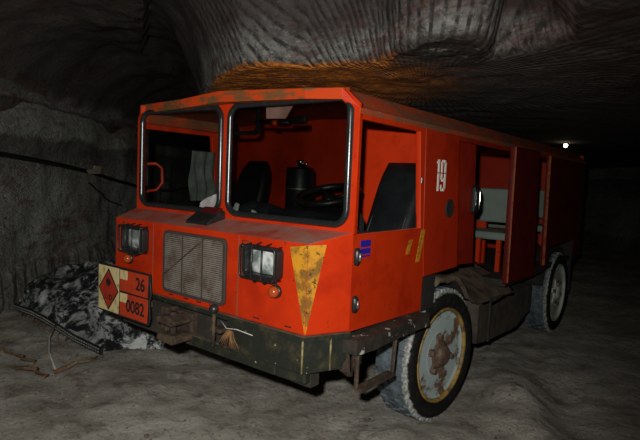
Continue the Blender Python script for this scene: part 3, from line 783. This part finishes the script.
# caked deck and box between the axles, near side; plain box far side
bm = B(); rows = []
ny, nx = 26, 9
for i in range(ny+1):
    y = 1.05+(2.75-1.05)*i/ny
    r_ = []
    for j in range(nx+1):
        x = -.02-.44*j/nx
        zo = .955+(.715-.955)*min(1, max(0, (y-1.22)/.80))**.8
        arch = .473+math.sqrt(max(0, .565**2-(y-1.21)**2)) if abs(y-1.21) < .565 else 0
        z = zo+(.945-zo)*(j/nx)**.65
        z = max(z, arch) + .03*fb(V((x, y, z))*5)
        r_.append(bm.verts.new((x, y, z)))
    rows.append(r_)
base = []
for i in range(ny):
    for j in range(nx): bm.faces.new([rows[i][j], rows[i+1][j], rows[i+1][j+1], rows[i][j+1]])
geo = bmesh.ops.extrude_face_region(bm, geom=bm.faces[:])
for v in [e for e in geo['geom'] if isinstance(e, bmesh.types.BMVert)]: v.co.z -= .03
dk = obj('caked_deck', bm, dirt, T, True); tag(dk, 'dirt-caked ledge behind the front wheel')
bm = prism(B(), [(1.86, .40), (2.12, .37), (2.86, .34), (3.28, .44), (3.30, .70), (1.86, .74)], -.42, -.02, lambda u, v, w: (w, u, v))
sb = obj('side_box', bm, box_m, T, bevel=.01)
obj('box_strap', box(B(), -.02, -.008, 2.10, 2.13, .37, .72), chassis_m, sb)
obj('fuel_tank', prism(B(), [(1.95, .42), (3.2, .42), (3.25, .76), (1.95, .76)], -W+.02, -W+.42, lambda u, v, w: (w, u, v)), box_m, T, bevel=.03)

# wheels
def wheel(xp, yc, sg, steer, dusty):
    E = Matrix.Translation((xp, yc, .473)) @ Matrix.Rotation(steer + (0 if sg > 0 else PI), 4, 'Z')
    fx = lambda h, a, b: (h, a, b)
    w = obj('wheel', lathe(B(), [(-.03, .33), (-.018, .318), (-.026, .30), (-.034, .275), (-.034, .20), (-.028, .165), (-.030, .09), (-.030, .001)], fx, 40), rim_m if dusty else rimfar_m, T, False)
    def sub(name, bm, m, smooth=True, bevel=0):
        o = obj(name, bm, m, None, smooth, bevel=bevel); o.parent = w; return o
    bm = B(); prof = [(-.025, .325), (.004, .345), (.016, .375), (.014, .41), (.0, .438), (-.03, .458), (-.055, .462), (-.13, .464), (-.21, .462), (-.235, .458), (-.262, .44), (-.272, .40), (-.262, .345), (-.23, .325)]
    lathe(bm, prof, fx, 56, True)
    nb = 30
    for k in range(nb):
        for row, (x0, x1, ph) in enumerate(((-.072, -.018, 0), (-.128, -.080, .5), (-.184, -.136, 0), (-.246, -.192, .5))):
            a = 2*PI*(k+ph)/nb
            m = Matrix.Rotation(a, 4, 'X') @ Matrix.Translation((0, 0, .4635))
            hw = PI*.473/nb*.78
            vv = [bm.verts.new(m @ V(p)) for p in [(x0, -hw, -.018), (x1, -hw*.9, -.018), (x1, hw*.9, -.018), (x0, hw, -.018), (x0+.006, -hw*.8, .010), (x1-.006, -hw*.75, .010), (x1-.006, hw*.75, .010), (x0+.006, hw*.8, .010)]]
            for f in [(0, 3, 2, 1), (4, 5, 6, 7), (0, 1, 5, 4), (1, 2, 6, 5), (2, 3, 7, 6), (3, 0, 4, 7)]: bm.faces.new([vv[i] for i in f])
    ty = sub('tyre', bm, tyre_m, False)
    for p in ty.data.polygons: p.use_smooth = len(p.vertices) == 4 and p.index < 56*14
    sub('rim_ring', lathe(B(), [(-.03, .312), (.0, .316), (.006, .326), (.004, .336), (-.02, .34)], fx, 48, True), ring_m if dusty else rimfar_m)
    # rusty six-armed hub
    bm = lathe(B(), [(-.04, .105), (-.015, .10), (.0, .075), (.02, .066), (.028, .04), (.028, .001)], fx, 24)
    for k in range(6):
        a = 2*PI*k/6+.25
        m = Matrix.Rotation(a, 4, 'X')
        box(bm, -.045, -.012, -.026, .026, .05, .158, m)
    sub('hub', bm, hub_m if dusty else rimfar_m, False, .008)
    for k in range(6):
        a = 2*PI*k/6+.25; cy, cz = .14*-math.sin(a), .14*math.cos(a)
        sub('lug_nut', tube(B(), [(-.02, cy, cz), (.010, cy, cz)], .022, 6), hub_m, False, .003)
    bm = B()   # windows of the disc: raised worn patches between the arms
    w.matrix_basis = parent_inv[T.name].inverted() @ Matrix() if False else Matrix()
    w.matrix_parent_inverse = parent_inv[T.name] @ E
    return w
wheel(-.010, 1.21, 1, .077*-1, True); wheel(-.010, 4.31, 1, 0, False)
wheel(-W+.010, 1.21, -1, -.077, True); wheel(-W+.010, 4.31, -1, 0, True)

# ------------------------------------------------------------------ loose things in the cab
ext = obj('extinguisher', lathe(B(), [(0, .088), (.02, .095), (.20, .095), (.212, .098), (.224, .098), (.236, .095), (.335, .095), (.348, .088), (.352, .04)], lambda h, a, b: (-.775+a, .47+b, 1.40+h), 28), vinyl, None, True)
ext_root = ext
tag(ext, 'black upright cylinder with chrome valve standing left of the steering wheel', 'extinguisher')
obj('valve', lathe(B(), [(0, .018), (.03, .018), (.032, .028), (.05, .028), (.055, .015)], lambda h, a, b: (-.775+a, .47+b, 1.745+h), 14), chrome, ext, True)
obj('valve_lever', tube(B(), [(-.775, .47, 1.775), (-.73, .45, 1.77), (-.70, .45, 1.775)], .008), chrome, ext, True)
obj('band', lathe(B(), [(0, .097), (.008, .099), (.016, .097)], lambda h, a, b: (-.775+a, .47+b, 1.60+h), 28, True), steel, ext, True)
obj('stand', box(B(), -.87, -.68, .40, .56, 1.20, 1.40), dash_m, ext)
def crumple(name, pts, y0, th, mat, label, cat, amp=.012, seed=0, group=None):
    bm = prism(B(), pts, y0, y0+th, lambda u, v, w: (u, w, v))
    bmesh.ops.triangulate(bm, faces=bm.faces[:])
    bmesh.ops.subdivide_edges(bm, edges=bm.edges[:], cuts=2, use_grid_fill=False)
    rough_up(bm, amp, 22, seed)
    return tag(obj(name, bm, mat), label, cat, group)
crumple('crumpled_paper', [(-1.305, 1.452), (-1.13, 1.452), (-1.115, 1.50), (-1.115, 1.56), (-1.16, 1.545), (-1.20, 1.51), (-1.25, 1.51), (-1.29, 1.485)], .055, .012, paper, 'crumpled pinkish paper lying inside the left windscreen corner', 'paper', .006, 3)
crumple('paper_scrap', [(-.96, 1.462), (-.925, 1.455), (-.912, 1.50), (-.935, 1.508)], .045, .012, paperw, 'white paper scrap on the dark jacket, leftmost behind the right windscreen', 'paper', .003, 5)
crumple('paper_scrap', [(-.80, 1.447), (-.765, 1.432), (-.745, 1.445), (-.76, 1.462), (-.79, 1.474)], .045, .012, paperw, 'white folded paper scrap near the middle of the dashboard, right of the other scrap', 'paper', .003, 8)
bm = box(B(), -1.02, -.72, .09, .30, 1.445, 1.52)
bmesh.ops.subdivide_edges(bm, edges=bm.edges[:], cuts=5, use_grid_fill=True)
for v in bm.verts:
    k = max(0, 1-((v.co.x+.87)/.17)**2*.8)*max(0.2, 1-((v.co.y-.2)/.13)**2*.6)
    if v.co.z > 1.45: v.co.z = 1.45+(v.co.z-1.45)*k
rough_up(bm, .018, 13, 4)
tag(obj('jacket', bm, cloth, None, True), 'dark crumpled jacket lying on the dashboard behind the right windscreen', 'jacket')

bm = B(); rows = []
for i in range(25):
    y = .45+.24*i/24; r_ = []
    for j in range(19):
        z = 1.86-.40*j/18
        r_.append(bm.verts.new((-1.90+.018*math.sin(y*70+2*noise.noise(V((y, 0, z))*6))*(.4+j/18)+.02*noise.noise(V((y*8, 3, z*6))), y+.05*(j/18)*noise.noise(V((1, z*5, y*3))), z)))
    rows.append(r_)
for i in range(24):
    for j in range(18): bm.faces.new([rows[i][j], rows[i+1][j], rows[i+1][j+1], rows[i][j+1]])
rag = obj('rag', bm, worn('grey_rag', (.10, .115, .10), (.06, .07, .062), 10, .4, .65, .9, bump=.4, bscale=25), None, True)
rs = rag.modifiers.new('thick', 'SOLIDIFY'); rs.thickness = .006
tag(rag, 'grey crumpled rag hanging inside the far cab window, seen through the left windscreen', 'rag')

# ------------------------------------------------------------------ the sheet heap
Fp = [(-4.92, .34, .06), (-4.55, .27, .11), (-4.15, .22, .15), (-3.7, .20, .14), (-3.25, .20, .09), (-2.83, .25, .05), (-2.84, .44, .02), (-2.73, .54, .02), (-2.66, .60, .02), (-2.58, .68, .02)]
Rp = [(-5.02, .52, .12), (-4.94, .60, .33), (-4.75, .72, .48), (-4.45, .88, .58), (-4.1, .98, .63), (-3.7, 1.02, .64), (-3.3, 1.05, .60), (-3.0, 1.05, .55), (-2.78, 1.02, .45), (-2.62, .98, .12)]
def lerp_path(P, u):
    f = u*(len(P)-1); i = min(int(f), len(P)-2); f -= i
    return V(P[i]).lerp(V(P[i+1]), f)
H = empty('crumpled_sheet', (-3.6, .9, 0))
tag(H, 'crumpled black plastic sheet smeared with white salt heaped left of the truck', 'plastic sheet')
bm = B(); rows = []; NU, NV = 110, 56
for i in range(NU+1):
    u = i/NU; r_ = []; Fv = lerp_path(Fp, u); Rv = lerp_path(Rp, u); Bk = V((Rv.x-.12, Rv.y+.32, .03))
    for j in range(NV+1):
        v = j/NV
        if v < .62:
            f = v/.62; mid = V((Fv.x*.6+Rv.x*.4, Fv.y*.62+Rv.y*.38, Rv.z*.80+.08)); p = Fv*(1-f)**2+mid*2*f*(1-f)+Rv*f*f
        else:
            f = (v-.62)/.38; mid = V((Rv.x, Rv.y+.15, Rv.z)); p = Rv*(1-f)**2+mid*2*f*(1-f)+Bk*f*f
        k = min(1, v/.12)*.85+.12
        q = p*1.0
        cr = (abs(noise.noise(q*2.6+V((3, 1, 0))))-.25)*.16 + (abs(noise.noise(q*6+V((1, 7, 0))))-.25)*.07 + fb(q*13)*.022
        nn = V((0, -.75, .65)) if v < .62 else V((0, .5, .8))
        p = p + nn*cr*k + noise.noise_vector(q*3.5)*.03*k
        p.z = max(p.z, floor_z(p.x, p.y)+.006)
        r_.append(bm.verts.new(p))
    rows.append(r_)
for i in range(NU):
    for j in range(NV): bm.faces.new([rows[i][j], rows[i+1][j], rows[i+1][j+1], rows[i][j+1]])
hem_pts = [rows[i][0].co.copy() for i in range(0, int(NU*5/9)+1)]
bmesh.ops.recalc_face_normals(bm, faces=bm.faces)
sheet_o = obj('sheet', bm, heap_m, H, True)
sol = sheet_o.modifiers.new('thick', 'SOLIDIFY'); sol.thickness = .008
bm = B()
hr = []
for p in hem_pts:
    p = p+V((0, -.012, 0)); hr.append([bm.verts.new(p+V((0, .006, .030))), bm.verts.new(p+V((0, -.012, .026))), bm.verts.new(p+V((0, -.016, -.030))), bm.verts.new(p+V((0, .002, -.032)))])
for A, Q in zip(hr, hr[1:]):
    for k in range(4): bm.faces.new([A[k], A[(k+1) % 4], Q[(k+1) % 4], Q[k]])
bm.faces.new(hr[0][::-1]); bm.faces.new(hr[-1])
hem = obj('hem_strip', bm, worn('hem_rubber', (.010, .011, .012), (.06, .065, .065), 8, .5, .7, .5, bump=.2), H)
bm = B()
for i in range(1, len(hem_pts)-1):
    p = hem_pts[i]; 
    for dz in (.014, -.012): box(bm, p.x-.009, p.x+.009, p.y-.032, p.y-.022, p.z+dz-.005, p.z+dz+.005)
obj('hem_stitching', bm, worn('pale_stitch', (.34, .35, .33), (.15, .15, .15), 14, .4, .7, .7, bump=.1), hem)
for i in range(14, 48, 4):
    p = hem_pts[i]; z0 = floor_z(p.x, p.y-.02)
    bm = tube(B(), [(p.x, p.y-.02, p.z-.02), (p.x+.01, p.y-.05, p.z*.5), (p.x+.03, p.y-.04, z0+.01)], [.007, .005, .003], 5)
    obj('fringe', bm, twig_m, hem, True)

# scrap on the floor in front of the sheet
def on_floor(pts, lift): return [(x, y, floor_z(x, y)+z+lift) for x, y, z in pts]
tag(obj('bent_wire', tube(B(), [(-3.55, .16, .16), (-3.38, .02, .10), (-3.12, -.10, .05), (-2.80, -.19, floor_z(-2.80, -.19)+.006)], .008, 6), wire_w, None, True), 'pale bent wire reaching from the sheet hem to the floor', 'wire')
def scrap(name, pts, rads, label, seed):
    bm = tube(B(), on_floor(pts, .012), rads, 7); rough_up(bm, .012, 16, seed)
    return tag(obj(name, bm, twig_m, None, True), label, 'scrap')
scrap('rope_scrap', [(-3.85, -.34, 0), (-3.65, -.27, .005), (-3.5, -.31, .01), (-3.34, -.22, .02), (-3.25, -.27, .03), (-3.16, -.20, .02), (-3.08, -.26, .01)], [.006, .012, .010, .017, .013, .018, .008], 'long rusty rope scrap on the floor at the far left', 2)
scrap('rope_scrap', [(-3.02, -.42, .01), (-2.96, -.36, .02), (-2.90, -.39, .025), (-2.86, -.31, .03), (-2.80, -.35, .02), (-2.72, -.29, .02), (-2.70, -.36, 0)], [.008, .017, .013, .020, .014, .017, .007], 'short knotted brown rope scrap below the bent wire', 5)
scrap('stick', [(-2.73, -.24, .02), (-2.70, -.14, .025), (-2.75, -.05, .03), (-2.73, .05, .025), (-2.79, .14, .015), (-2.84, .2, .01)], [.018, .020, .013, .014, .008, .004], 'dark brown stick pointing towards the sheet hem', 9)

# cable along the left wall
def wall_pt(t, z, off=.03): 
    p = wall_l(t, z); return p + TS*off
key = [(2.5, 1.97), (4.2, 1.89), (6.0, 1.80), (7.3, 1.71), (8.1, 1.645), (8.75, 1.56), (9.6, 1.45), (10.4, 1.36), (12.5, 1.24), (15, 1.35), (18, 1.5)]
pts = []
for (ta, za), (tb, zb) in zip(key, key[1:]):
    for k in range(6): 
        f = k/6; pts.append(wall_pt(ta+(tb-ta)*f, za+(zb-za)*f, .09))
cb = tag(obj('power_cable', tube(B(), pts, .030, 8), cable_m, None, True), 'thick black power cable strung along the grey rock wall', 'cable')
q = wall_pt(8.2, 1.66, .15)
bm = B()
MT = Matrix.Translation(q) @ Matrix((TF, -TS, V((0, 0, 1)))).transposed().to_4x4()
prism(bm, [(-.26, .0), (-.16, -.055), (.22, -.05), (.24, .07), (.02, .075), (-.02, .03)], -.01, .012, lambda u, v, w: MT @ V((u, w, v)))
tag(obj('cable_tag', bm, tag_m), 'pale pointed tag fixed to the black wall cable', 'tag')
pts = [wall_pt(8.2+1.5*f, 1.47-.44*f-.06*math.sin(PI*f), .05) for f in [k/10 for k in range(11)]]
tag(obj('thin_cord', tube(B(), pts, .013, 6), cable_m, None, True), 'thin dark cord slanting down the rock wall below the cable', 'cord')

# a lamp far down the gallery
LP = st(0, 0)
LPos = V((-.55, 6.40, 2.35))
zc = ceil_z(*to_st(LPos))
lf = obj('gallery_lamp', tube(B(), [LPos+V((0, 0, .05)), (LPos.x, LPos.y, zc+.03)], .012, 8), chassis_m, None)
tag(lf, 'small glowing lamp hanging from the dark gallery roof behind the truck', 'lamp')
g = B(); bmesh.ops.create_uvsphere(g, u_segments=14, v_segments=10, radius=.030)
for v in g.verts: v.co += LPos
obj('bulb', g, emit, lf, True)
obj('lamp_cap', lathe(B(), [(.02, .03), (.06, .022), (.07, .012)], lambda h, a, b: (LPos.x+a, LPos.y+b, LPos.z+h), 14), chassis_m, lf, True)

# ------------------------------------------------------------------ light: the photographer's flash, held above and right of the lens
ld = bpy.data.lights.new('flash', 'SPOT'); ld.energy = 420; ld.spot_size = math.radians(112); ld.spot_blend = 1.0; ld.shadow_soft_size = .03
ld.color = (1.0, .97, .92)
lo = bpy.data.objects.new('flash', ld); COL.objects.link(lo)
lo.location = CAM - rgt*.10 + V((0, 0, .17)) - fw*.05
aim = st(-1.0, 4.2, 1.0)
lo.rotation_euler = (aim-lo.location).to_track_quat('-Z', 'Y').to_euler()
w = bpy.data.worlds.new('World'); SC.world = w; w.use_nodes = True
w.node_tree.nodes['Background'].inputs[0].default_value = (.01, .01, .012, 1); w.node_tree.nodes['Background'].inputs[1].default_value = .0
vsx = SC.view_settings
vsx.view_transform = 'Standard'; vsx.look = 'None'; vsx.gamma = 1; vsx.use_curve_mapping = False; vsx.exposure = 0
